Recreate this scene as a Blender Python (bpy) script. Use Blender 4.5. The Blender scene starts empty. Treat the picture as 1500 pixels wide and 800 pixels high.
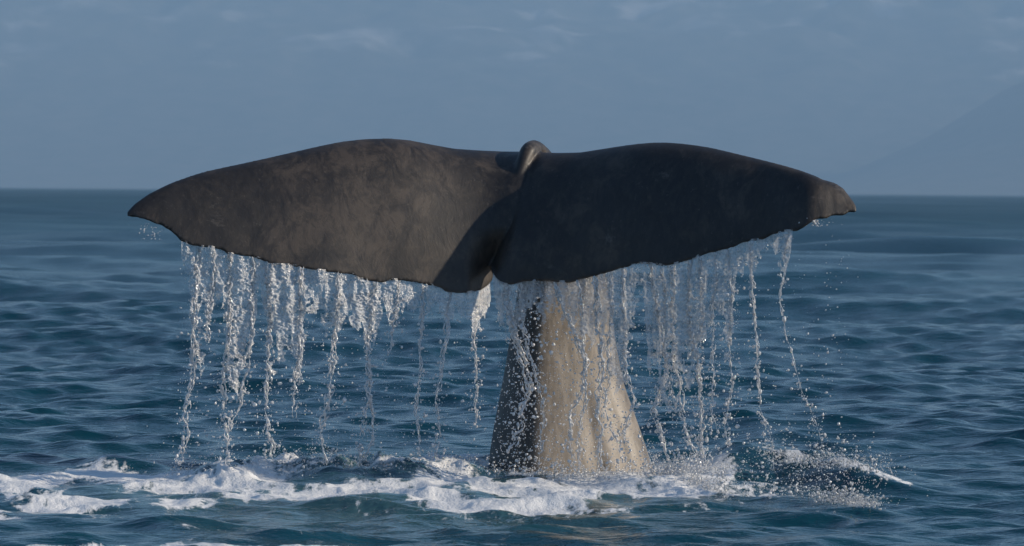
import bpy, bmesh, math
import numpy as np
from mathutils import Vector, Matrix, Euler

# ------------------------------------------------------------------ camera, sky, sun, exposure
sc = bpy.context.scene
col = sc.collection
F_PX, W_PX, H_PX = 5925.0, 1500.0, 800.0          # long lens, photograph is 1500 x 800
CAM = Vector((0.0, -25.0, 1.73))                  # standing in a boat, eye height above the sea
PITCH = math.atan(120.0 / F_PX)                   # horizon lies 120 px above the picture centre
ROLL = math.radians(0.44)

cam_d = bpy.data.cameras.new('camera')
cam = bpy.data.objects.new('camera', cam_d); col.objects.link(cam)
cam_d.sensor_width = 36.0
cam_d.lens = F_PX / W_PX * 36.0
cam_d.clip_start = 0.5; cam_d.clip_end = 60000.0
RM = Euler((math.pi / 2 - PITCH, 0, 0)).to_matrix() @ Matrix.Rotation(ROLL, 3, 'Z')
cam.matrix_world = Matrix.Translation(CAM) @ RM.to_4x4()
sc.camera = cam
cam_d.dof.use_dof = True
cam_d.dof.focus_distance = 24.8
cam_d.dof.aperture_fstop = (cam_d.lens / 1000.0) / 0.020     # a 20 mm wide pupil

SUN_AZ = math.radians(84.5)        # to the right of the line from the whale to the camera
SUN_EL = math.radians(22.0)
S = Vector((math.sin(SUN_AZ) * math.cos(SUN_EL), -math.cos(SUN_AZ) * math.cos(SUN_EL), math.sin(SUN_EL)))
world = bpy.data.worlds.new('World'); sc.world = world; world.use_nodes = True
wn = world.node_tree; wn.nodes.clear()
sky = wn.nodes.new('ShaderNodeTexSky'); sky.sky_type = 'NISHITA'; sky.sun_disc = False
sky.sun_elevation = SUN_EL; sky.sun_rotation = math.atan2(S.x, S.y)
sky.air_density = 1.0; sky.dust_density = 0.3; sky.ozone_density = 4.0
bg = wn.nodes.new('ShaderNodeBackground'); bg.inputs['Strength'].default_value = 0.11
wo = wn.nodes.new('ShaderNodeOutputWorld')
wn.links.new(sky.outputs[0], bg.inputs[0]); wn.links.new(bg.outputs[0], wo.inputs[0])

sun_d = bpy.data.lights.new('sun', 'SUN'); sun_d.energy = 5.0; sun_d.angle = math.radians(0.55)
sun_d.color = (1.0, 0.86, 0.69)
sun = bpy.data.objects.new('sun', sun_d); col.objects.link(sun)
sun.rotation_euler = S.to_track_quat('Z', 'Y').to_euler(); sun.location = S * 60

sc.view_settings.view_transform = 'Standard'; sc.view_settings.look = 'None'
sc.view_settings.exposure = 0.3; sc.view_settings.gamma = 1.0
sc.view_settings.use_curve_mapping = False
sc.render.engine = 'CYCLES'
sc.cycles.use_denoising = True
sc.cycles.max_bounces = 8; sc.cycles.transparent_max_bounces = 24
sc.cycles.volume_bounces = 0
sc.cycles.caustics_reflective = False; sc.cycles.caustics_refractive = False

# ------------------------------------------------------------------ helpers
rng = np.random.default_rng(7)
R3 = np.array(RM); CAMA = np.array(CAM)

def px(x, y, depth):
    """photo pixel + known distance plane (world y) -> world points, shape (...,3)"""
    x = np.asarray(x, float); y = np.asarray(y, float); depth = np.asarray(depth, float)
    x, y, depth = np.broadcast_arrays(x, y, depth)
    d = np.stack([(x - W_PX / 2) / F_PX, (H_PX / 2 - y) / F_PX, -np.ones_like(x)], -1) @ R3.T
    t = (depth - CAMA[1]) / d[..., 1]
    return CAMA + d * t[..., None]

def px_sea(x, y, z=0.0):
    """photo pixel -> point on the sea at height z"""
    x = np.asarray(x, float); y = np.asarray(y, float)
    d = np.stack([(x - W_PX / 2) / F_PX, (H_PX / 2 - y) / F_PX, -np.ones_like(x)], -1) @ R3.T
    t = (z - CAMA[2]) / d[..., 2]
    return CAMA + d * t[..., None]

def smooth(a, b, x):
    t = np.clip((np.asarray(x, float) - a) / (b - a), 0, 1)
    return t * t * (3 - 2 * t)

_tab = np.random.default_rng(3).random((256, 256))
def vnoise(x, y, seed=0):
    x = np.asarray(x, float) + seed * 17.31; y = np.asarray(y, float) + seed * 9.77
    xi = np.floor(x).astype(int); yi = np.floor(y).astype(int)
    fx = x - xi; fy = y - yi
    fx = fx * fx * fx * (fx * (fx * 6 - 15) + 10); fy = fy * fy * fy * (fy * (fy * 6 - 15) + 10)
    g = lambda a, b: _tab[a & 255, b & 255]
    return (g(xi, yi) * (1 - fx) + g(xi + 1, yi) * fx) * (1 - fy) + (g(xi, yi + 1) * (1 - fx) + g(xi + 1, yi + 1) * fx) * fy
def fbm(x, y, oct=4, seed=0, gain=0.5):
    s = 0; a = 1; n = 0
    for i in range(oct):
        s = s + a * vnoise(x * 2.03 ** i, y * 2.03 ** i, seed + i); n += a; a *= gain
    return s / n

def mesh_np(name, v, faces, smooth_shade=True):
    """faces: (n,3) or (n,4) int array, or a list of such arrays"""
    if not isinstance(faces, (list, tuple)): faces = [faces]
    faces = [np.asarray(f, dtype=np.int32) for f in faces if len(f)]
    me = bpy.data.meshes.new(name)
    v = np.asarray(v, dtype=np.float32)
    me.vertices.add(len(v)); me.vertices.foreach_set('co', v.ravel())
    nl = sum(f.size for f in faces); nf = sum(len(f) for f in faces)
    me.loops.add(nl); me.polygons.add(nf)
    me.loops.foreach_set('vertex_index', np.concatenate([f.ravel() for f in faces]))
    tot = np.concatenate([np.full(len(f), f.shape[1], np.int32) for f in faces])
    st = np.concatenate([[0], np.cumsum(tot)[:-1]]).astype(np.int32)
    me.polygons.foreach_set('loop_start', st)
    if smooth_shade: me.polygons.foreach_set('use_smooth', np.ones(nf, bool))
    me.update(calc_edges=True); me.validate()
    return me

def link(name, me, mat, label=None, cat=None, group=None, kind=None, parent=None):
    o = bpy.data.objects.new(name, me); col.objects.link(o)
    if mat: me.materials.clear(); me.materials.append(mat)
    if label: o['label'] = label
    if cat: o['category'] = cat
    if group: o['group'] = group
    if kind: o['kind'] = kind
    if parent: o.parent = parent
    return o

def attr(me, name, vals):
    a = me.attributes.new(name, 'FLOAT', 'POINT'); a.data.foreach_set('value', np.asarray(vals, np.float32))

class NT:
    def __init__(s, name):
        s.m = bpy.data.materials.new(name); s.m.use_nodes = True
        s.t = s.m.node_tree; s.t.nodes.clear()
        s.out = s.t.nodes.new('ShaderNodeOutputMaterial')
    def n(s, typ, **kw):
        nd = s.t.nodes.new('ShaderNode' + typ)
        for k, v in kw.items(): setattr(nd, k, v)
        return nd
    def l(s, a, b): s.t.links.new(a, b)
    def set(s, nd, **kw):
        for k, v in kw.items():
            inp = nd.inputs[k.replace('_', ' ')] if not k.startswith('i') or not k[1:].isdigit() else nd.inputs[int(k[1:])]
            if hasattr(v, 'is_linked') or isinstance(v, bpy.types.NodeSocket): s.l(v, inp)
            else: inp.default_value = v
    def noise(s, vec, scale, detail=3, rough=0.5, dist=0.0):
        nd = s.n('TexNoise'); s.set(nd, Scale=scale, Detail=detail, Roughness=rough, Distortion=dist)
        if vec is not None: s.l(vec, nd.inputs['Vector'])
        return nd.outputs['Fac']
    def ramp(s, fac, a, b, va=0.0, vb=1.0):
        nd = s.n('MapRange', interpolation_type='SMOOTHSTEP'); s.l(fac, nd.inputs[0])
        for i, v in zip((1, 2, 3, 4), (a, b, va, vb)): nd.inputs[i].default_value = v
        return nd.outputs[0]
    def math(s, op, a, b=0.0):
        nd = s.n('Math', operation=op)
        for i, v in enumerate((a, b)):
            if isinstance(v, (int, float)): nd.inputs[i].default_value = v
            else: s.l(v, nd.inputs[i])
        return nd.outputs[0]
    def mix(s, fac, a, b):
        nd = s.n('Mix', data_type='RGBA')
        for i, v in ((0, fac), (6, a), (7, b)):
            if isinstance(v, (int, float)): nd.inputs[i].default_value = v
            elif isinstance(v, tuple): nd.inputs[i].default_value = (*v, 1)
            else: s.l(v, nd.inputs[i])
        return nd.outputs[2]
    def mapped(s, vec, scale=(1, 1, 1), rot=(0, 0, 0)):
        nd = s.n('Mapping'); s.l(vec, nd.inputs[0]); nd.inputs['Scale'].default_value = scale; nd.inputs['Rotation'].default_value = rot
        return nd.outputs[0]
    def bump(s, h, strength, dist, normal=None):
        nd = s.n('Bump'); s.l(h, nd.inputs['Height'])
        nd.inputs['Strength'].default_value = strength; nd.inputs['Distance'].default_value = dist
        if normal is not None: s.l(normal, nd.inputs['Normal'])
        return nd.outputs[0]
    def obj(s): return s.n('TexCoord').outputs['Object']
    def attr(s, name): return s.n('Attribute', attribute_name=name).outputs['Fac']

# ------------------------------------------------------------------ materials
def mat_sea():
    t = NT('sea_water'); o = t.obj()
    foam_a = t.attr('foam'); milk_a = t.attr('milk')
    n1 = t.noise(t.mapped(o, (6, 2.6, 1)), 1.0, 6, 0.66, 1.2)
    n2 = t.noise(t.mapped(o, (26, 14, 1)), 1.0, 3, 0.6)
    nn = t.math('ADD', t.math('MULTIPLY', n1, 0.7), t.math('MULTIPLY', n2, 0.3))
    f = t.math('ADD', foam_a, t.math('MULTIPLY', t.math('SUBTRACT', nn, 0.5), 2.1))
    foam = t.ramp(f, 0.40, 0.66)
    foam = t.math('MULTIPLY', foam, t.ramp(foam_a, 0.02, 0.14))
    # water body
    patch = t.noise(t.mapped(o, (0.05, 0.02, 1)), 1.0, 3)
    body = t.mix(t.ramp(patch, .35, .65), (0.0010, 0.037, 0.058), (0.0018, 0.049, 0.070))
    milk = t.math('MULTIPLY', milk_a, t.ramp(n1, 0.25, 0.75, 0.35, 1.0))
    body = t.mix(milk, body, (0.10, 0.19, 0.19))
    r1 = t.noise(t.mapped(o, (3.2, 6.5, 1), (0, 0, 0.35)), 1.0, 4, 0.6, 0.4)
    r2 = t.noise(t.mapped(o, (9, 15, 1), (0, 0, -0.3)), 1.0, 3, 0.6, 0.3)
    nrm = t.bump(r1, 0.55, 0.045)
    nrm = t.bump(r2, 0.45, 0.012, nrm)
    w = t.n('BsdfPrincipled')
    t.set(w, Base_Color=body, Roughness=t.attr('rough'), IOR=1.333, Normal=nrm)
    fo = t.n('BsdfPrincipled')
    fb = t.bump(t.noise(t.mapped(o, (40, 28, 1)), 1.0, 4, 0.65), 0.5, 0.02)
    t.set(fo, Base_Color=t.mix(n2, (0.66, 0.68, 0.68), (0.86, 0.86, 0.85)), Roughness=0.55, Normal=fb)
    fo.inputs['Specular IOR Level'].default_value = 0.3
    mx = t.n('MixShader'); t.l(foam, mx.inputs[0]); t.l(w.outputs[0], mx.inputs[1]); t.l(fo.outputs[0], mx.inputs[2])
    t.l(mx.outputs[0], t.out.inputs[0])
    return t.m

def mat_whale():
    t = NT('whale_skin'); o = t.obj()
    st = t.attr('stock')
    n1 = t.noise(t.mapped(o, (1.7, 1.7, 1.7)), 1.0, 5, 0.6, 0.5)
    n2 = t.noise(t.mapped(o, (6, 6, 4)), 1.0, 6, 0.72, 0.8)
    n3 = t.noise(t.mapped(o, (28, 28, 9)), 1.0, 4, 0.65)
    n4 = t.noise(t.mapped(o, (3.1, 3.1, 4.3)), 1.0, 7, 0.75, 0.3)
    pat = t.math('ADD', t.math('MULTIPLY', n1, 0.55), t.math('MULTIPLY', n2, 0.45))
    base = t.mix(t.ramp(pat, .47, .60), (0.012, 0.0108, 0.0105), (0.058, 0.046, 0.037))
    base = t.mix(t.ramp(n3, .35, .75, 0, .35), base, (0.064, 0.053, 0.044))
    base = t.mix(t.ramp(n4, .60, .68, 0, .40), base, (0.15, 0.135, 0.12))
    n5 = t.noise(t.mapped(o, (13, 13, 9)), 1.0, 7, 0.78, 0.4)
    base = t.mix(t.ramp(n5, .46, .60, 0, .75), base, (0.018, 0.016, 0.0155))
    n6 = t.noise(t.mapped(o, (45, 45, 30)), 1.0, 4, 0.7)
    base = t.mix(t.ramp(n6, .60, .72, 0, .40), base, (0.11, 0.095, 0.082))
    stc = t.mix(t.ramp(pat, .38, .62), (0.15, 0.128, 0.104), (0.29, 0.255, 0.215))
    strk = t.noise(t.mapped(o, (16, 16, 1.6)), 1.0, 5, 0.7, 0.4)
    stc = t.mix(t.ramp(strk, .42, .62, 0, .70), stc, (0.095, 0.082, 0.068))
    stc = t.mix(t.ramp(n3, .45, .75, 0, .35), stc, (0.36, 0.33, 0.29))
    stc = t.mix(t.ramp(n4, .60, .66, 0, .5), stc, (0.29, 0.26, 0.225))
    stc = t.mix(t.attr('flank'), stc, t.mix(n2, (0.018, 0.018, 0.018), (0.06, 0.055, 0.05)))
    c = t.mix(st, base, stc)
    p = t.n('BsdfPrincipled')
    wet = t.noise(t.mapped(o, (60, 60, 7)), 1.0, 3, 0.6)
    nr = t.bump(n2, 0.25, 0.012)
    nr = t.bump(wet, 0.2, 0.002, nr)
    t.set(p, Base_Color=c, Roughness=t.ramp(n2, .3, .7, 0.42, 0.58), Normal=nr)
    p.inputs['Specular IOR Level'].default_value = 0.45
    p.inputs['Coat Weight'].default_value = 0.0; p.inputs['Coat Roughness'].default_value = 0.2
    t.l(p.outputs[0], t.out.inputs[0])
    return t.m

def mat_water(name, transp, white, gloss_rough, bump_scale=None, through=0.35):
    """aerated falling water: lets part of the light through, scatters part, glints"""
    t = NT(name); o = t.obj()
    d = t.n('BsdfDiffuse'); d.inputs[0].default_value = (white, white, white * 1.0, 1)
    tr = t.n('BsdfTranslucent'); tr.inputs[0].default_value = (white, white, white, 1)
    tp = t.n('BsdfTransparent'); tp.inputs[0].default_value = (0.97, 0.99, 1, 1)
    g = t.n('BsdfGlossy'); g.inputs['Roughness'].default_value = gloss_rough; g.inputs[0].default_value = (1, 1, 1, 1)
    if bump_scale:
        b = t.bump(t.noise(t.mapped(o, bump_scale), 1.0, 3, 0.6), 0.9, 0.01)
        for x in (d, g): t.l(b, x.inputs['Normal'])
    m1 = t.n('MixShader'); m1.inputs[0].default_value = through
    t.l(d.outputs[0], m1.inputs[1]); t.l(tr.outputs[0], m1.inputs[2])
    m2 = t.n('MixShader'); m2.inputs[0].default_value = transp
    if name == 'water_curtain':
        t.l(t.ramp(t.noise(t.mapped(o, (34, 34, 5)), 1.0, 4, 0.65), .32, .66, .82, .26), m2.inputs[0])
    t.l(m1.outputs[0], m2.inputs[1]); t.l(tp.outputs[0], m2.inputs[2])
    fr = t.n('Fresnel'); fr.inputs[0].default_value = 1.333
    m3 = t.n('MixShader'); t.l(t.math('ADD', t.math('MULTIPLY', fr.outputs[0], 1.0), 0.12), m3.inputs[0])
    t.l(m2.outputs[0], m3.inputs[1]); t.l(g.outputs[0], m3.inputs[2])
    t.l(m3.outputs[0], t.out.inputs[0])
    return t.m

def mat_mountain():
    t = NT('mountainside'); g = t.n('NewGeometry'); pos = g.outputs['Position']
    n1 = t.noise(t.mapped(pos, (0.002, 0.002, 0.002)), 1.0, 6, 0.62, 0.6)
    n2 = t.noise(t.mapped(pos, (0.01, 0.01, 0.01)), 1.0, 4, 0.6)
    c = t.mix(t.ramp(n2, .3, .7), (0.05, 0.06, 0.04), (0.15, 0.13, 0.105))
    s = t.math('ADD', t.attr('snow'), t.math('MULTIPLY', t.math('SUBTRACT', n1, 0.5), 0.9))
    c = t.mix(t.ramp(s, .62, .86), c, (0.70, 0.66, 0.64))
    p = t.n('BsdfPrincipled'); t.set(p, Base_Color=c, Roughness=0.9)
    t.l(p.outputs[0], t.out.inputs[0])
    return t.m

M_SEA = mat_sea(); M_WHALE = mat_whale()
M_STREAM = mat_water('falling_water', 0.14, 0.97, 0.09, (90, 90, 60))
M_DROP = mat_water('water_drop', 0.12, 0.93, 0.08)
M_VEIL = mat_water('water_curtain', 0.33, 0.90, 0.22, (110, 110, 170))
M_FOAMSPRAY = mat_water('white_spray', 0.15, 0.97, 0.2, None, 0.5)
M_MOUNT = mat_mountain()

# ------------------------------------------------------------------ the sea
# stirred-up strips round the tail: (photo points on the water, half width across, half width in depth, foam, milk, height)
def strip(pts, z=0.0):
    p = np.array(pts, float); return px_sea(p[:, 0], p[:, 1], z)[:, :2]
def strip_field(X, Y, P, wx, wy):
    """1 on the line, 0 at one half width away; distances scaled per axis"""
    best = np.full(X.shape, 9.0); tt = np.zeros(X.shape)
    for i in range(len(P) - 1):
        ax, ay = P[i, 0] / wx, P[i, 1] / wy; bx, by = P[i + 1, 0] / wx, P[i + 1, 1] / wy
        dx, dy = bx - ax, by - ay
        t = np.clip(((X / wx - ax) * dx + (Y / wy - ay) * dy) / (dx * dx + dy * dy + 1e-9), 0, 1)
        d = np.hypot(X / wx - ax - t * dx, Y / wy - ay - t * dy)
        best = np.minimum(best, d)
    return np.clip(1 - best, 0, 1)

FOAM = [  # pts, wx, wy, gain
    ([(10, 712), (25, 702), (91, 692), (167, 696), (213, 693), (263, 700), (324, 706), (365, 697)], .22, .60, .95),
    ([(-20, 756), (10, 742), (51, 719), (86, 737), (111, 745), (152, 747), (177, 728)], .20, .45, .75),
    ([(90, 735), (177, 728), (228, 725), (284, 730), (355, 727), (436, 724), (507, 714), (557, 713)], .25, .50, 1.0),
    ([(200, 705), (300, 712), (400, 712)], .20, .50, .80),
    ([(507, 714), (557, 714), (608, 722), (674, 734), (735, 736), (800, 735), (870, 722)], .22, .55, 1.0),
    ([(640, 705), (672, 700), (700, 712), (760, 716), (800, 708), (835, 718)], .18, .5, .95),
    ([(735, 736), (780, 738), (833, 722), (876, 712), (940, 703), (999, 704), (1041, 722), (1073, 727)], .25, .65, 1.0),
    ([(900, 706), (960, 702), (1000, 706), (1040, 720), (1075, 726)], .30, .7, 1.25),
    ([(860, 728), (930, 722), (1000, 726), (1060, 732)], .22, .45, .85),
    ([(300, 690), (385, 686), (420, 690)], .2, .4, .95),
    ([(1073, 727), (1127, 728), (1180, 730), (1233, 733), (1285, 738)], .15, .30, .80),
    ([(40, 800), (66, 796), (160, 794), (228, 791), (274, 793), (355, 799), (500, 803)], .2, .16, .85),
    ([(385, 690), (480, 692), (608, 694), (690, 690)], .20, .40, .70),
    ([(715, 692), (760, 695), (830, 696), (900, 696), (955, 690)], .14, .45, .74),
    ([(560, 728), (650, 750), (760, 752), (880, 742)], .25, .35, .42),
    ([(240, 765), (330, 770), (450, 775)], .2, .25, .36),
    ([(840, 745), (960, 742), (1080, 748), (1200, 752)], .25, .35, .36),
]
def sea_fields(X, Y):
    wx_ = X + 0.10 * (fbm(X * 2.3, Y * 1.1, 3, 5) - .5) * 2; wy_ = Y + 0.45 * (fbm(X * 1.7, Y * .9, 3, 8) - .5) * 2
    foam = np.zeros(X.shape)
    for pts, wx, wy, g in FOAM:
        f = strip_field(wx_, wy_ - .22, strip(pts), wx * 1.3, wy * 1.1)
        foam = np.maximum(foam, g * f ** 0.6)
    # dark windows of clear water inside the foam
    hole = smooth(.60, .74, fbm(X * 2.6, Y * 1.0, 3, 21))
    foam = foam * (1 - .5 * hole)
    milk = np.zeros(X.shape)
    for pts, wx, wy, g in (([(200, 712), (420, 716), (640, 722), (840, 722), (1000, 712)], .5, 1.5, .75),
                           ([(400, 688), (560, 690), (700, 690), (900, 698)], .4, .9, .75),
                           ([(380, 745), (620, 748), (860, 745)], .5, 1.1, .40)):
        milk = np.maximum(milk, g * strip_field(wx_, wy_, strip(pts), wx, wy) ** .8)
    h = np.zeros(X.shape)
    # lumpy broken water where the curtain falls in
    lump = strip_field(X, Y, strip([(330, 696), (390, 686), (480, 690), (608, 690), (700, 684)]), .3, .55)
    l2 = fbm(X * 7, Y * 4.5, 4, 31, .6)
    h += lump * (0.06 + 0.20 * (l2 - .45))
    # swell thrown up beside the tail, its face turned to the boat
    ridge = strip([(1000, 700), (1085, 698), (1127, 697), (1212, 704), (1340, 714)])
    yc = np.interp(X, ridge[:, 0], ridge[:, 1]) + .25 * (fbm(X * 2.2, X * 0, 3, 91) - .5)
    env = smooth(.95, 1.45, X) * smooth(2.62, 1.75, X) * (.75 + .5 * fbm(X * 2.5, Y * 1.2, 3, 92))
    dyc = Y - yc
    h += 0.21 * env * np.exp(-(dyc / np.where(dyc < 0, .42, .85)) ** 2)
    # splash mound right of the stock
    m = px_sea(1005., 712.)
    h += 0.05 * np.exp(-((X - m[0]) / .30) ** 2 - ((Y - m[1]) / .5) ** 2) * (0.6 + .8 * l2)
    # foam stands a little proud and lumpy
    h += np.clip(foam, 0, 1) * (0.006 + 0.075 * (fbm(X * 5.0, Y * 3.2, 4, 41, .55) - .5))
    crest = np.exp(-((dyc + .05) / .26) ** 2) * smooth(1.35, 1.75, X) * smooth(2.6, 2.25, X) * smooth(.22, .44, fbm(X * 5, Y * 3, 3, 93))
    foam = np.maximum(foam, 0.74 * crest)
    crest2 = strip_field(X, Y + .25 * (fbm(X * 6, Y * 2, 3, 52) - .5), strip([(385, 680), (450, 684), (540, 688), (620, 683), (705, 676)]), .12, .30)
    foam = np.maximum(foam, 0.92 * crest2 ** .5)
    return foam, milk, h

NW = 120
wr = np.random.default_rng(11)
lam = np.exp(np.linspace(math.log(0.20), math.log(22.0), NW)) * wr.uniform(.95, 1.05, NW)
spread = np.where(lam > 3, .5, .62)
ang = math.radians(-100) + wr.normal(0, 1, NW) * spread
stp = 0.036 * np.where(lam < 0.9, 1.30, np.where(lam < 2.0, .78, np.where(lam < 5, .46, .55))) * wr.uniform(.5, 1.5, NW)
amp = stp * lam / (2 * math.pi)
ph = wr.uniform(0, 6.283, NW)
kx = 2 * math.pi / lam * np.cos(ang); ky = 2 * math.pi / lam * np.sin(ang)

def sea_waves(X, Y, res, gust, slick):
    h = np.zeros(X.shape); dx = np.zeros(X.shape); dy = np.zeros(X.shape)
    for i in range(NW):
        w = smooth(1.3, 2.8, lam[i] / res)
        if not w.any(): continue
        if lam[i] < 2.5: w = w * gust
        w = w * (1 - slick * (.90 if lam[i] > 2.2 else .55 if lam[i] > 1.0 else .15))
        p = kx[i] * X + ky[i] * Y + ph[i]
        c = np.cos(p); s_ = np.sin(p)
        h += w * amp[i] * c
        q = 0.85 * amp[i] * w
        dx -= q * math.cos(ang[i]) * s_; dy -= q * math.sin(ang[i]) * s_
    return h, dx, dy

# rings round the boat: finer close by, coarser towards the horizon
rr_ = [13.0]
while rr_[-1] < 23000:
    r = rr_[-1]
    rr_.append(r + min(max(r * r / 10250 * .62, 0.0016 * r), .035 * r))
rads = np.array(rr_)
fine = np.radians(np.linspace(-8.6, 8.6, 620))
side = np.radians(8.6 + np.cumsum(np.linspace(.05, 6, 55)))
side = side[side < math.pi - .02]
az = np.concatenate([-side[::-1], fine, side])
RR, AA = np.meshgrid(rads, az, indexing='ij')
X = RR * np.sin(AA); Y = CAMA[1] + RR * np.cos(AA)
res = np.maximum(np.gradient(rads)[:, None] * np.ones_like(AA), RR * np.gradient(az)[None, :])
gust = 0.75 + 0.5 * fbm(X * .12, Y * .05, 3, 61)
# the swell lies down in the slick round the tail and in the lee of the boat
slick = np.exp(-(X / 11.0) ** 4) * (.55 * smooth(70, 6, Y) + .45 * smooth(4, 0, Y))
h, dx, dy = sea_waves(X, Y, res, gust, slick)
near = (np.abs(X) < 4.5) & (Y > -9) & (Y < 5)
foam = np.zeros(X.shape); milk = np.zeros(X.shape); hl = np.zeros(X.shape)
foam[near], milk[near], hl[near] = sea_fields(X[near], Y[near])
calm = 1.0
V = np.stack([X + dx, Y + dy, h * calm + hl], -1).reshape(-1, 3)
nr, na = X.shape
i0 = (np.arange(nr - 1)[:, None] * na + np.arange(na - 1)[None, :]).ravel()
Fq = np.stack([i0, i0 + 1, i0 + na + 1, i0 + na], -1)[:, ::-1]
# the disc of water under and behind the boat
cidx = len(V); V = np.vstack([V, [[0, CAMA[1], 0]]])
jj = np.arange(na - 1)
Ft = np.stack([np.full(na - 1, cidx), jj, jj + 1], -1)[:, ::-1]
me = mesh_np('sea', V, [Fq, Ft])
attr(me, 'rough', np.append((0.06 + (0.30 + .16 * fbm(X * .03, Y * .006, 3, 77)) * smooth(math.log(24), math.log(420), np.log(RR))).ravel(), .1)); attr(me, 'foam', np.append(foam.ravel(), 0)); attr(me, 'milk', np.append(milk.ravel(), 0))
me.update()
if me.polygons[0].normal.z < 0: me.flip_normals()
sea = link('sea', me, M_SEA, kind='structure')
SEA_H = (h * calm + hl)

# ------------------------------------------------------------------ far mountains and the air
def mountain(name, y0, y1, top, seed, xoff, shape):
    nx, ny = 420, 150
    xs = np.linspace(-11000, 11000, nx); ys = np.linspace(y0, y1, ny)
    XX, YY = np.meshgrid(xs, ys, indexing='xy')
    v = (YY - y0) / (y1 - y0)
    rid = 1 - np.abs(2 * fbm(XX / 1800 + xoff, YY / 1800, 5, seed, .5) - 1)
    fin = 1 - np.abs(2 * fbm(XX / 420, YY / 420, 4, seed + 7, .55) - 1)
    hh = top * shape(XX) * smooth(0, 1, v) * (0.62 + .30 * rid + .12 * fin)
    hh = np.where(v < .02, -0.8, hh)
    P = np.stack([XX, YY, hh], -1).reshape(-1, 3)
    ii = (np.arange(ny - 1)[:, None] * nx + np.arange(nx - 1)[None, :]).ravel()
    q = np.stack([ii, ii + 1, ii + nx + 1, ii + nx], -1)
    m = mesh_np(name, P, q)
    sn = 0.30 + .30 * smooth(100, 800, hh) + .35 * (fbm(XX / 840 + 3, YY / 320, 4, seed + 3) - .5)
    attr(m, 'snow', sn.ravel())
    return link(name, m, M_MOUNT, kind='structure')
mountain('mountains', 16000, 22000, 1230, 71, .3, lambda x: 1.0 + 0 * x)
mountain('mountain_spur', 13200, 16800, 860, 83, 1.7, lambda x: smooth(900, 3200, x))

def haze_box():
    bm = bmesh.new(); bmesh.ops.create_cube(bm, size=1.0)
    for v in bm.verts:
        v.co = Vector((v.co.x * 47000, v.co.y * 47000 + CAM.y, -3.0 if v.co.z < 0 else 1300.0))
    m = bpy.data.meshes.new('haze'); bm.to_mesh(m); bm.free()
    t = NT('sea_air'); v = t.n('VolumePrincipled')
    v.inputs['Color'].default_value = (0.375, 0.615, 0.89, 1); v.inputs['Density'].default_value = 1.15e-4
    v.inputs['Anisotropy'].default_value = 0.0
    t.l(v.outputs[0], t.out.inputs['Volume'])
    return link('haze', m, t.m, kind='stuff')
haze_box()

# ------------------------------------------------------------------ the whale's tail
# outlines read off the photograph, in pixels
LTOP = np.array([(186.5,310.5),(190,306),(199,297),(217.7,283.8),(248.8,268),(296.5,251.5),(353,239.8),(408,227.7),(463,214.8),(500,207),(537,203),(570,202.4),(599,204.6),(628,211),(665,217.8),(702,220.3),(740,222),(775,222),(800,226)])
LBOT = np.array([(186.5,316.5),(205,319.4),(217.8,323.8),(236,329.7),(248.9,337.8),(258,345),(263.6,352.4),(276.5,357.9),(294.8,362),(309.5,362.7),(327.8,367),(333,372.6),(346,372.6),(371.8,376.3),(390,383.6),(397.5,388.4),(426.8,389),(450.6,394.6),(470.8,396.5),(492.8,400),(516.6,402),(524,408),(540,411),(558.8,414),(577,410.4),(602.8,413),(621,416),(645.6,421.6),(652.6,426.8),(663,429),(684,429.6),(701.6,426.8),(713.8,420),(720.8,411),(727,392),(738,355),(755,318),(800,285)])
RTOP = np.array([(718.5,388),(721,377),(727,364),(731,350),(735,330),(739,312),(746,284),(754,252),(764,230),(778,223),(798,223),(815,224),(850,223.4),(885,217.8),(920,212),(955,208.4),(976,208),(1007.6,210.8),(1042.6,216),(1077.6,224.8),(1112.6,233),(1147.6,242),(1175.6,250),(1195,257.7),(1205,263.3),(1221,266.5),(1235,275.2),(1247,291),(1252,298),(1255,304)])
RBOT = np.array([(718.5,390),(719.5,397),(722.6,404),(727,410),(733,415),(740,417.5),(747,418),(768,412.5),(780,411.5),(801,411.5),(822,413.8),(836,414),(841,413.6),(846.6,410.4),(867.6,405.8),(892,398.8),(913,392.8),(934,386.5),(955,387),(972.6,390),(990,387),(1007.6,381),(1018,380.6),(1021.6,376),(1039,370.8),(1067,364.5),(1077.6,361),(1091.5,354),(1116,351.5),(1130,344.5),(1151,339),(1166.8,339),(1177,334),(1186,327),(1196.6,320.7),(1210.6,321),(1217,317),(1224.6,316),(1230,317),(1235,316.5),(1243.8,311),(1250,312),(1255,311)])
XC = 748.0
def span_depth(x, side):
    d = (np.asarray(x, float) - XC) / 237.0 * side
    y = -np.where(d > 0, (0.50 if side > 0 else 0.44) * d - 0.035 * d * d, 0.44 * d)
    if side > 0:
        y = y + 0.11 * smooth(1180, 1250, x) - .05 * smooth(1100, 1180, x)      # the blunt tip is curled back
    return y
def chord_depth(v, k=1.0):                # 0 at the leading edge, 1 at the trailing edge: hangs towards the boat; k = chord length
    return k * (0.20 - 0.42 * v ** 0.85)
def chord_k(x):
    x = np.asarray(x, float)
    c = np.where(x < 720, np.interp(x, LBOT[:, 0], LBOT[:, 1]) - np.interp(x, LTOP[:, 0], LTOP[:, 1]), np.interp(x, RBOT[:, 0], RBOT[:, 1]) - np.interp(np.maximum(x, 790), RTOP[:, 0], RTOP[:, 1]))
    return np.clip(c / 185.0, .04, 1) ** .9
def airfoil(v):
    return 2 * 5 * (.2969 * np.sqrt(v) - .126 * v - .3516 * v**2 + .2843 * v**3 - .1015 * v**4)

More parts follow.
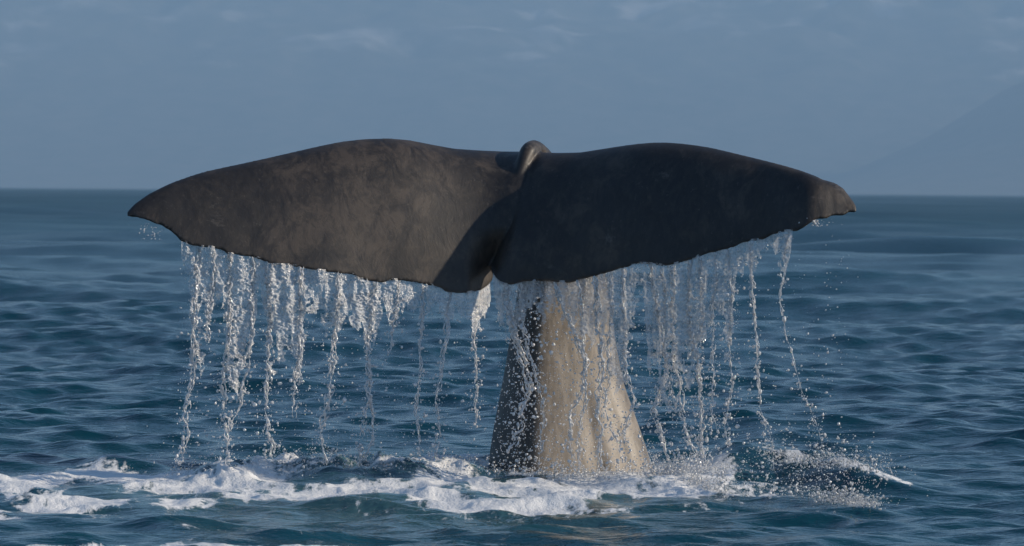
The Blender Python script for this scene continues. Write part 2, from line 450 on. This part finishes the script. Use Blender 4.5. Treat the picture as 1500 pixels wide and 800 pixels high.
def fluke(side):
    top, bot = (LTOP, LBOT) if side < 0 else (RTOP, RBOT)
    x0, x1 = top[0, 0], top[-1, 0]
    n = 330
    s = np.linspace(0, 1, n); s = 0.5 - 0.5 * np.cos(np.pi * s) * (0.35 + .65 * np.abs(np.cos(np.pi * s))) ** 0 if False else (1 - np.cos(np.pi * s)) / 2 * .5 + s * .5
    xs = x0 + (x1 - x0) * s
    zt = np.interp(xs, top[:, 0], top[:, 1]); zb = np.interp(xs, bot[:, 0], bot[:, 1])
    if True:                                        # soften the straight segments of the upper edge
        k = np.hanning(9); k /= k.sum()
        zt2 = np.convolve(np.pad(zt, 4, mode='edge'), k, 'valid'); e = np.minimum(np.arange(n), np.arange(n)[::-1])
        zt = np.where(e < 12, zt, zt2)
    zb = zb + 1.2 * (fbm(xs / 6, xs * 0, 2, 5) - .5) * 2
    nv = 46
    v = (1 - np.cos(np.pi * np.linspace(0, 1, nv))) / 2
    XX = np.repeat(xs[:, None], nv, 1); VV = np.repeat(v[None], n, 0)
    PY = zt[:, None] + (zb - zt)[:, None] * VV
    dd = np.abs(xs - XC) / 237.0
    wide = lambda a: np.convolve(np.pad(a, 22, mode='reflect', reflect_type='odd'), np.hanning(45) / np.hanning(45).sum(), 'valid')
    zts, zbs = wide(zt), wide(zb); VS = np.clip((PY - zts[:, None]) / np.maximum(zbs - zts, 4)[:, None], 0, 1)
    ck = chord_k(np.clip(xs, x0, 719) if side < 0 else np.clip(xs, 721, x1)); KK = np.convolve(np.pad(ck, 12, mode='edge'), np.hanning(25) / np.hanning(25).sum(), 'valid')[:, None]
    VS = np.where((XX - x0 < 30) | (x1 - XX < 30), VV, VS) if side < 0 else np.where((XX < x0 + 60) | (x1 - XX < 30), VV, VS)
    thick = 0.26 * np.clip(1 - dd / 2.45, 0.10, 1) ** 0.9
    tip = np.minimum(xs - x0, x1 - xs); 
    thick = thick * np.clip((zb - zt) / 60.0, 0.12, 1)
    TH = thick[:, None] * airfoil(VS) * .5 + 0.012 * smooth(0, .06, VV)
    YM = span_depth(XX, side) + chord_depth(VS, KK)
    if side < 0:      # inner lobe rolls away into the notch
        YM = YM + 0.20 * smooth(682, 735, XX) * smooth(330, 400, PY) + 0.02
    else:             # inner lobe stands forward of the other one
        YM = YM - 0.15 * smooth(860, 725, XX) * smooth(235, 390, PY)
        YM = YM + 0
    front = px(XX, PY, YM - TH); back = px(XX, PY, YM + TH)
    P = np.concatenate([front.reshape(-1, 3), back.reshape(-1, 3)])
    ii = (np.arange(n - 1)[:, None] * nv + np.arange(nv - 1)[None]).ravel()
    f1 = np.stack([ii, ii + 1, ii + nv + 1, ii + nv], -1); o = n * nv
    f2 = f1[:, ::-1] + o
    rim = []
    edge = [i * nv for i in range(n)] + [(n - 1) * nv + j for j in range(1, nv)] + [i * nv + nv - 1 for i in range(n - 2, -1, -1)] + [j for j in range(nv - 2, 0, -1)]
    edge = np.array(edge); e2 = np.roll(edge, -1)
    f3 = np.stack([edge, e2, e2 + o, edge + o], -1)
    return P, [f1, f2, f3]

def tube(path, radii, seg=20, close=True, squash=(1, 1)):
    path = np.asarray(path, float); n = len(path)
    T = np.gradient(path, axis=0); T /= np.linalg.norm(T, axis=1)[:, None] + 1e-9
    ref = np.array([0, 1, 0.001]); A = np.cross(T, ref); A /= np.linalg.norm(A, axis=1)[:, None] + 1e-9
    B = np.cross(T, A)
    th = np.linspace(0, 2 * math.pi, seg, endpoint=False)
    r = np.asarray(radii, float).reshape(n, -1)
    if r.shape[1] == 1: r = np.repeat(r, 2, 1)
    P = path[:, None] + A[:, None] * (np.cos(th)[None, :, None] * r[:, 0][:, None, None]) + B[:, None] * (np.sin(th)[None, :, None] * r[:, 1][:, None, None])
    ii = np.arange(n - 1)[:, None] * seg; jj = np.arange(seg)[None]
    q = np.stack([ii + jj, ii + (jj + 1) % seg, ii + seg + (jj + 1) % seg, ii + seg + jj], -1).reshape(-1, 4)
    V = P.reshape(-1, 3); tris = []
    if close:
        V = np.vstack([V, path[0], path[-1]]); a, b = n * seg, n * seg + 1
        j = np.arange(seg)
        tris = np.concatenate([np.stack([np.full(seg, a), (j + 1) % seg, j], -1), np.stack([np.full(seg, b), (n - 1) * seg + j, (n - 1) * seg + (j + 1) % seg], -1)])
    return V, q, tris

STOCK = np.array([  # photo y, left x, right x, centre depth, half depth
    (860, 668, 1010, .42, .62), (760, 694, 984, .40, .57), (690, 712, 958, .37, .50), (624, 722, 936, .36, .43), (560, 735, 913, .35, .37),
    (496, 746, 901, .34, .32), (430, 757, 893, .33, .29), (360, 760, 880, .32, .26), (300, 756, 862, .30, .24), (250, 750, 835, .27, .19), (226, 752, 812, .24, .12)], float)
def stock():
    yy = np.linspace(860, 226, 130)
    o = np.argsort(STOCK[:, 0])
    g = lambda c: np.interp(yy, STOCK[o, 0], STOCK[o, c])
    k = np.hanning(11); k /= k.sum()
    sm = lambda a: np.convolve(np.pad(a, 5, mode='reflect', reflect_type='odd'), k, 'valid')
    xl, xr, cy, hd = sm(g(1)), sm(g(2)), sm(g(3)), sm(g(4))
    # section: flat flank to the left, blunt keel towards the boat, broad flank falling away to the right
    ctl = np.array([(-1, -.02), (-.86, -.50), (-.62, -.86), (-.40, -.96), (-.12, -.86), (.28, -.64), (.66, -.38), (.92, -.10), (1, .16), (.80, .62), (.3, .92), (-.3, .92), (-.8, .55)])
    seg = 96; m = len(ctl); tt_ = np.linspace(0, m, seg, endpoint=False)
    def per(c):
        a = np.interp(np.linspace(0, m, 960, endpoint=False), np.arange(m + 1), np.append(c, c[0]))
        kk = np.hanning(121); kk /= kk.sum()
        return np.convolve(np.concatenate([a[-60:], a, a[:60]]), kk, 'valid')[::10]
    SX, SY = per(ctl[:, 0]), per(ctl[:, 1]); SX = SX / np.abs(SX).max()
    rows = []
    for i in range(len(yy)):
        fold = -0.05 * np.exp(-((SX - .34) / .10) ** 2) + 0.02 * np.exp(-((SX - .5) / .08) ** 2) - 0.045 * np.exp(-((SX - .68) / .08) ** 2)
        fold = fold * (SY < .1) * (0.35 + .25 * math.sin(yy[i] / 47.0))
        X_ = (xl[i] + xr[i]) / 2 + SX * (xr[i] - xl[i]) / 2
        D_ = cy[i] + (SY - fold) * hd[i]
        rows.append(px(X_, np.full(seg, yy[i]), D_))
    P = np.array(rows); n = len(yy)
    ii = np.arange(n - 1)[:, None] * seg; jj = np.arange(seg)[None]
    q = np.stack([ii + jj, ii + (jj + 1) % seg, ii + seg + (jj + 1) % seg, ii + seg + jj], -1).reshape(-1, 4)
    V = P.reshape(-1, 3); V = np.vstack([V, P[0].mean(0), P[-1].mean(0)]); j = np.arange(seg)
    tris = np.concatenate([np.stack([np.full(seg, n * seg), (j + 1) % seg, j], -1), np.stack([np.full(seg, n * seg + 1), (n - 1) * seg + j, (n - 1) * seg + (j + 1) % seg], -1)])
    return V, [q, tris]

def keel_ridge():
    c = np.array([(804,262,.42,.09),(796,234,.32,.072),(783,217,.17,.056),(774,221,.06,.052),(767,236,.005,.046),(760,256,-.035,.037),(751,280,-.075,.028),(743,304,-.105,.020),(737,326,-.13,.012)], float)
    t = np.linspace(0, len(c) - 1, 60); i = np.arange(len(c))
    k = np.hanning(9); k /= k.sum()
    cc = np.stack([np.convolve(np.pad(np.interp(t, i, c[:, a]), 4, mode='reflect', reflect_type='odd'), k, 'valid') for a in range(4)], -1)
    return tube(px(cc[:, 0], cc[:, 1], cc[:, 2]), cc[:, 3], 24)

parts = [fluke(-1), fluke(1), stock()]
kv, kq, kt = keel_ridge(); parts.append((kv, [kq, kt]))
Vs = []; Qs = []; Ts = []; off = 0
for P, fs in parts:
    Vs.append(P)
    for f in fs:
        (Qs if f.shape[1] == 4 else Ts).append(f + off)
    off += len(P)
raw = mesh_np('whale_raw', np.vstack(Vs), [np.vstack(Qs), np.vstack(Ts)])
bm = bmesh.new(); bm.from_mesh(raw); bmesh.ops.remove_doubles(bm, verts=bm.verts, dist=0.0004); bmesh.ops.recalc_face_normals(bm, faces=bm.faces); bm.to_mesh(raw); bm.free()
tmp = bpy.data.objects.new('whale_raw', raw); col.objects.link(tmp)
md = tmp.modifiers.new('skin', 'REMESH'); md.mode = 'VOXEL'; md.voxel_size = 0.0105; md.use_smooth_shade = True
sm_ = tmp.modifiers.new('soft', 'SMOOTH'); sm_.factor = .5; sm_.iterations = 2
dg = bpy.context.evaluated_depsgraph_get()
wm = bpy.data.meshes.new_from_object(tmp.evaluated_get(dg)); wm.name = 'whale'
bpy.data.objects.remove(tmp); bpy.data.meshes.remove(raw)
co = np.empty(len(wm.vertices) * 3, np.float32); wm.vertices.foreach_get('co', co); co = co.reshape(-1, 3)
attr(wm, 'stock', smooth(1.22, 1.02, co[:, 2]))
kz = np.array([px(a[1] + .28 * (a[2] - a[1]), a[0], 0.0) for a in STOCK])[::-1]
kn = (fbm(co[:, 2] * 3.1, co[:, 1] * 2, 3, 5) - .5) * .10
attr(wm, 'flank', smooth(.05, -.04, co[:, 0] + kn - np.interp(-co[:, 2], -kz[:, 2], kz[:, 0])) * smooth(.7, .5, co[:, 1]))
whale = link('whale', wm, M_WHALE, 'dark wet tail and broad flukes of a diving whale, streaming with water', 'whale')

# ------------------------------------------------------------------ falling water
def ico(sub):
    b = bmesh.new(); bmesh.ops.create_icosphere(b, subdivisions=sub, radius=1.0)
    v = np.array([tuple(x.co) for x in b.verts]); b.verts.index_update()
    f = np.array([[x.index for x in p.verts] for p in b.faces]); b.free()
    return v, f
ICO1, ICO2 = ico(1), ico(2)
def drops(centres, radii, stretch=None, seed=0):
    """many drops as vertex and face arrays, each slightly squashed and turned"""
    r_ = np.random.default_rng(seed); c = np.asarray(centres, float); r = np.asarray(radii, float)
    Vv, Ff, o = [], [], 0
    for sel, (tv, tf) in ((r < .0055, ICO1), (r >= .0055, ICO2)):
        n = int(sel.sum())
        if not n: continue
        sc_ = r_.uniform(.55, 1.45, (n, 3))
        if stretch is not None: sc_[:, 2] *= np.asarray(stretch)[sel]
        wob = 1 + .55 * (r_.random((n, len(tv), 1)) - .5)
        v = tv[None] * wob * sc_[:, None] * r[sel][:, None, None] + c[sel][:, None]
        f = tf[None] + (np.arange(n) * len(tv))[:, None, None] + o
        Vv.append(v.reshape(-1, 3)); Ff.append(f.reshape(-1, 3)); o += n * len(tv)
    return np.vstack(Vv), np.vstack(Ff)
def edge_y(x):
    return np.where(x < 720, np.interp(x, LBOT[:, 0], LBOT[:, 1]), np.interp(x, RBOT[:, 0], RBOT[:, 1]))
def edge_depth(x):
    x = np.asarray(x, float)
    y = np.where(x < 720, span_depth(x, -1) + .02 + .20 * smooth(682, 735, x), span_depth(x, 1) - .15 * smooth(860, 725, x))
    return y + chord_depth(1.0, chord_k(x))
def join(lst):
    V, Q, T, o = [], [], [], 0
    for v, fs in lst:
        V.append(v)
        for f in fs:
            if len(f): (Q if f.shape[1] == 4 else T).append(f + o)
        o += len(v)
    return np.vstack(V), ([np.vstack(Q)] if Q else []) + ([np.vstack(T)] if T else [])

def stream(pts, wid=3.0, bead=0.4, seed=0, ndrop=160, brk=0.0):
    """one falling stream: twisted filaments that thin out and break into drops. pts = photo points, wid = half width in px,
    bead = how far down (0-1) it starts to break up"""
    r_ = np.random.default_rng(seed)
    p = np.array(pts, float); seglen = np.hypot(*np.diff(p, axis=0).T); s = np.concatenate([[0], np.cumsum(seglen)])
    L = s[-1]; n = max(30, int(L / 1.7)); t = np.linspace(0, L, n); u = t / L
    k = np.hanning(13); k /= k.sum()
    sm = lambda a: np.convolve(np.pad(a, 6, mode='reflect', reflect_type='odd'), k, 'valid')
    x = sm(np.interp(t, s, p[:, 0])); y = sm(np.interp(t, s, p[:, 1]))
    dep = edge_depth(p[0, 0]) + 0.05 * (fbm(t / 60, t * 0, 2, seed) - .5)
    out = []; core = None
    for f in range(5):
        ox = (fbm(t / 17, t * 0 + f, 3, seed + f * 5) - .5) * 2 * wid * (1.1 if f == 0 else 2.3)
        od = (fbm(t / 19, t * 0 + f, 3, seed + 50 + f) - .5) * 2 * wid / 237 * 1.5
        rad = (wid * .34 / 237) * (0.25 + 1.5 * vnoise(t / 4.2, t * 0 + f, seed + 9 + f) ** 1.4) * (1 - .25 * u)
        keep = vnoise(t / 11.0, t * 0 + f * 3, seed + 20 + f) > np.interp(u, [0, bead, 1], [.18, .30, .56 + brk])
        path = px(x + ox, y + 0 * ox, dep + od)
        if f == 0:                                 # the unbroken thread of the stream
            kk = np.convolve(np.pad(keep.astype(float), 2, mode='edge'), np.ones(5) / 5, 'valid')
            v, q, tr = tube(path, np.maximum(rad * kk, .0006), 6)
            core = join([(v, [q, tr])])
            continue
        i = 0
        while i < n:
            if keep[i]:
                j = i
                while j + 1 < n and keep[j + 1]: j += 1
                if j - i >= 3:
                    rr2 = rad[i:j + 1].copy(); m = j - i + 1
                    rr2 *= np.sqrt(np.clip(np.minimum(np.arange(m) + .35, m - .65 - np.arange(m)) / 2.2, 0.08, 1))
                    v, q, tr = tube(path[i:j + 1], rr2, 6)
                    out.append((v, [q, tr]))
                i = j + 1
            else: i += 1
    ui = np.clip(r_.beta(1.6, 1.1, ndrop), 0, 1); idx = (ui * (n - 1)).astype(int)
    sx = wid * (1.0 + 1.6 * ui) * r_.standard_t(3, ndrop) * .8
    c = px(x[idx] + sx, y[idx] + r_.normal(0, 3, ndrop), dep[idx] + r_.normal(0, .03, ndrop))
    rad = np.clip(r_.lognormal(math.log(.0029), .55, ndrop), .0013, .009)
    v, f = drops(c, rad, r_.uniform(.9, 1.6, ndrop), seed); out.append((v, [f]))
    return core, join(out)

LIT = 'thin white stream of water falling from the sunlit fluke to the foam'
SHD = 'sparkling stream of water falling beside the tail stock from the shaded fluke'
STK = 'bright trickle of water running down in front of the grey tail stock'
TIP = 'broken beaded dribble of drops falling from near the blunt fluke tip'
GRP = 'streams of water pouring off the flukes'
STREAMS = [
    ([(292,362),(287,430),(284,484),(281,558),(271,607),(275,640),(259,682)], 4.2, .55, 240, LIT, 0),
    ([(315,364),(311,420),(302,500)], 3.0, .8, 90, LIT, 0),
    ([(335,372),(337,440),(336,484),(325,554),(329,616),(335,649),(331,682)], 4.0, .55, 230, LIT, 0),
    ([(370,376),(370,430),(366,517),(352,591),(337,632)], 4.0, .7, 150, LIT, 0),
    ([(395,388),(396,460),(393,546),(389,583),(393,624),(399,672)], 4.2, .5, 220, LIT, 0),
    ([(441,391),(441,460),(438,525),(432,566),(430,612)], 3.6, .7, 140, LIT, 0),
    ([(494,400),(494,450),(488,513),(486,550),(480,591),(470,632),(478,682)], 3.8, .5, 210, LIT, 0),
    ([(548,413),(543,460),(537,504),(543,558),(537,599),(527,640),(527,684)], 4.0, .5, 210, 'stream of water forking into a closed loop above the foam', 0),
    ([(541,580),(547,607),(545,649),(529,682)], 2.2, .9, 60, 'curved side branch closing a loop of falling water', 0),
    ([(585,411),(582,450),(572,496),(568,521)], 2.6, .7, 90, LIT, 0),
    ([(620,416),(619,460),(616,496),(616,546),(609,591),(611,632),(616,674)], 2.8, .35, 170, LIT, .04),
    ([(659,428),(655,480),(651,517),(644,558),(638,595),(644,624),(638,672)], 2.8, .35, 170, LIT, .04),
    ([(706,424),(698,460),(692,496),(700,546),(698,591),(696,628)], 3.0, .4, 150, LIT, .08),
    ([(740,417),(742,460),(756,496),(768,532),(775,570),(765,620),(745,664)], 4.6, .3, 260, STK, .10),
    ([(762,414),(766,470),(772,510),(790,560),(797,610),(790,680)], 2.6, .3, 120, STK, .10),
    ([(812,413),(826,455),(840,480),(858,528),(856,568),(836,600),(836,640),(840,684)], 3.4, .6, 190, STK, 0),
    ([(848,410),(852,455),(856,520),(858,580),(846,640),(850,684)], 2.2, .5, 110, STK, .06),
    ([(872,404),(876,480),(882,532),(876,580),(880,624),(878,684)], 3.2, .6, 190, STK, 0),
    ([(912,393),(914,440),(916,500),(916,544),(928,592),(912,632),(908,660),(914,690)], 3.0, .5, 180, STK, .02),
    ([(893,399),(896,450),(893,500),(890,560),(884,610),(906,650)], 2.4, .5, 110, STK, .06),
    ([(952,387),(960,430),(972,500),(976,548),(956,600),(972,648),(984,690)], 4.0, .6, 260, SHD, 0),
    ([(970,390),(974,430),(972,470),(978,540),(990,600)], 2.6, .6, 120, SHD, 0),
    ([(984,388),(986,440),(988,500),(984,532),(996,560),(998,600),(1012,650),(1030,694)], 3.6, .6, 230, SHD, 0),
    ([(1010,381),(1010,430),(1010,470),(1024,534),(1026,588),(1026,653),(1040,704)], 4.0, .6, 260, SHD, 0),
    ([(1026,375),(1027,420),(1029,454),(1026,507)], 2.6, .6, 90, SHD, 0),
    ([(1048,369),(1050,411),(1045,432),(1043,491),(1045,545),(1042,599),(1051,634)], 2.6, .3, 130, SHD, .06),
    ([(1067,365),(1072,438),(1069,491),(1072,567),(1061,620),(1067,652)], 2.7, .35, 160, SHD, .05),
    ([(1099,354),(1102,432),(1107,486),(1110,545),(1112,599),(1129,642),(1134,690)], 2.6, .2, 170, TIP, .10),
    ([(1156,339),(1147,378),(1150,395),(1142,432),(1150,486),(1163,529),(1174,572),(1196,620),(1209,668)], 1.6, .15, 150, TIP, .16),
]
ORD = ['first', 'second', 'third', 'fourth', 'fifth', 'sixth', 'seventh', 'eighth', 'ninth', 'tenth', 'eleventh', 'twelfth']
def name_stream(pts, lab):
    same = lambda l: sorted(q[0][0][0] for q in STREAMS if q[4] == l or (l == LIT and q[4].startswith('stream of water forking')))
    if lab == LIT: return 'white stream of falling water, %s from the pointed tip of the sunlit fluke' % ORD[same(LIT).index(pts[0][0])]
    if lab == STK: return 'bright trickle crossing the grey tail stock, %s counted from its dark flank' % ORD[same(STK).index(pts[0][0])]
    if lab == SHD: return 'sparkling stream below the shaded fluke, %s one clear of the tail stock' % ORD[same(SHD).index(pts[0][0])]
    if lab == TIP: return 'broken beaded dribble of drops, %s from the blunt fluke tip' % ORD[same(TIP)[::-1].index(pts[0][0])]
    return lab
for i, (pts, wid, bead, nd, lab, brk) in enumerate(STREAMS):
    lab = name_stream(pts, lab)
    core, rest = stream(pts, wid * (1.25 if lab.startswith('bright') else 1.0), bead, 100 + i * 7, int(nd * 1.3), brk)
    o = link('water_stream', mesh_np('water_stream', *core), M_STREAM, lab, 'water', GRP)
    link('breaking_water', mesh_np('breaking_water', *rest), M_STREAM, kind='stuff', parent=o)

# curtains: thin rippled sheets with ragged hanging tongues
def curtain(xa, xb, hang, seed, lab):
    """hang = (photo x, photo y where the sheet has thinned out)"""
    hg = np.array(hang, float)
    st = 1.15; xs = np.arange(xa, xb, st); top = edge_y(xs) - 3
    ymax = hg[:, 1].max() + 30; nrow = int((ymax - top.min()) / st)
    XX, JJ = np.meshgrid(xs, np.arange(nrow), indexing='ij')
    YY = top[:, None] + JJ * st
    lim = np.interp(XX, hg[:, 0], hg[:, 1]) + 26 * (fbm(XX / 9, YY / 60, 3, seed) - .5)
    u = (YY - top[:, None]) / np.maximum(lim - top[:, None], 4)
    lace = .5 * fbm(XX / 5.5, YY / 9.0, 3, seed + 3) + .5 * fbm(XX / 12.0, YY / 46.0, 3, seed + 5)
    keep = (lace > np.interp(u, [0, .3, .7, 1.0, 1.12], [.02, .23, .41, .56, 1.0])) & (u < 1.15)
    rip = (fbm(XX / 3.6, YY / 2.4, 3, seed + 8) - .5) * .026 + (fbm(XX / 14, YY / 50, 2, seed + 9) - .5) * .07
    dep = edge_depth(xs)[:, None] + rip
    wob = (fbm(YY / 26, XX / 30, 2, seed + 11) - .5) * 7 * np.clip(u, 0, 1)
    P = px(XX + wob, YY, dep).reshape(-1, 3)
    kc = keep[:-1, :-1] & keep[1:, 1:] & keep[1:, :-1] & keep[:-1, 1:]
    ii = (np.arange(len(xs) - 1)[:, None] * nrow + np.arange(nrow - 1)[None])[kc]
    q = np.stack([ii, ii + 1, ii + nrow + 1, ii + nrow], -1)
    used = np.unique(q); mp = np.full(len(P), -1); mp[used] = np.arange(len(used))
    o = link('water_curtain', mesh_np('water_curtain', P[used], mp[q]), M_VEIL, lab, 'water', 'curtains of water under the flukes')
    return o
curtain(266, 718, [(266,385),(276,470),(292,560),(304,520),(316,440),(326,470),(338,600),(356,600),(372,520),(382,440),(392,560),(415,545),(440,560),(450,500),(465,460),(486,520),(497,500),(508,455),(530,500),(550,500),(560,455),(572,490),(590,480),(600,452),(620,470),(640,455),(655,490),(670,450),(690,480),(706,480),(718,440)], 300,
        'ragged blue white curtain of water hanging below the sunlit fluke')
curtain(722, 1162, [(722,450),(740,500),(760,500),(775,450),(800,470),(830,480),(850,500),(870,560),(900,580),(918,560),(930,470),(940,450),(952,560),(970,620),(990,620),(1006,560),(1020,600),(1032,520),(1045,440),(1060,540),(1072,540),(1080,400),(1098,430),(1110,390),(1130,370),(1148,420),(1162,360)], 340,
        'sparkling curtain of water hanging below the shaded fluke')

# loose drops in the air
def spray(name, mat, c, r, seed, st=None):
    v, f = drops(c, r, st, seed); return link(name, mesh_np(name, v, f), mat, kind='stuff')
n = 5200
x = np.concatenate([rng.uniform(262, 712, n // 3), rng.uniform(728, 1085, n - n // 3 - 260), rng.uniform(1085, 1230, 260)])
ey = np.where(x < 720, edge_y(x), edge_y(x))
y = ey + (690 - ey) * rng.beta(1.5, 1.15, n)
spray('spray_drops', M_DROP, px(x, y, edge_depth(x) + rng.normal(0, .07, n)), np.clip(rng.lognormal(math.log(.0024), .55, n), .0014, .010), 1)
n = 1700
x = rng.uniform(712, 948, n); y = rng.uniform(430, 692, n)
ok = (x > np.interp(y, [430, 560, 690], [752, 733, 712])) & (x < np.interp(y, [430, 560, 690], [900, 916, 955])) & ((x < 800) | (rng.random(n) < .55))
x, y = x[ok], y[ok]
spray('spray_drops', M_DROP, px(x, y, edge_depth(x) + rng.normal(0, .05, len(x)) - .02), np.clip(rng.lognormal(math.log(.0027), .6, len(x)), .0014, .012), 2)
# drops at the pointed tip and the blunt tip
x = np.concatenate([rng.normal(222, 12, 60), rng.normal(1228, 12, 40), rng.normal(1195, 8, 60)]); y = np.concatenate([rng.uniform(326, 352, 60), rng.uniform(318, 620, 40), rng.uniform(318, 332, 60)])
spray('spray_drops', M_DROP, px(x, y, edge_depth(np.clip(x, 190, 1250))), np.clip(rng.lognormal(math.log(.0030), .4, len(x)), .0014, .008), 3)
# fans of drops thrown up where the streams strike the sea
def fan(n, xr, base, hgt, rmed, seed, bias=2.2):
    r_ = np.random.default_rng(seed); x = (xr[0] + xr[1]) / 2 + np.clip(r_.normal(0, .25, n), -.75, .75) * (xr[1] - xr[0])
    x = np.where(r_.random(n) < .45, r_.uniform(*xr, n), x)
    y0 = np.interp(x, [b[0] for b in base], [b[1] for b in base]); P = px_sea(x, y0)
    P[:, 1] += r_.normal(0, .15, n)
    clump = .25 + 1.5 * fbm(x / 13.0, x * 0, 3, seed) ** 1.5
    P[:, 2] += r_.random(n) ** bias * hgt * clump
    return P, np.clip(r_.lognormal(math.log(rmed), .6, n), .0012, .0075)
c1, r1 = fan(5200, (250, 715), [(250, 690), (390, 690), (480, 692), (608, 692), (715, 690)], .16, .0021, 4, 2.6)
c2, r2 = fan(3600, (940, 1065), [(940, 700), (1000, 706), (1040, 718), (1075, 728)], .22, .0026, 5, 2.0)
c3, r3 = fan(2000, (1050, 1300), [(1050, 722), (1127, 722), (1233, 728), (1300, 738)], .36, .0023, 6, 1.5)
c4, r4 = fan(1500, (1110, 1310), [(1110, 700), (1164, 706), (1212, 712), (1310, 722)], .10, .0022, 7, 1.0)
c4[:, 2] += .11
c5, r5 = fan(1800, (712, 960), [(712, 692), (835, 698), (960, 694)], .10, .0028, 8)
c6, r6 = fan(1500, (1190, 1285), [(1190, 731), (1285, 740)], .07, .0021, 10)
spray('splash_drops', M_FOAMSPRAY, np.vstack([c1, c2, c3, c4, c5, c6]), np.concatenate([r1, r2, r3, r4, r5, r6]), 11)
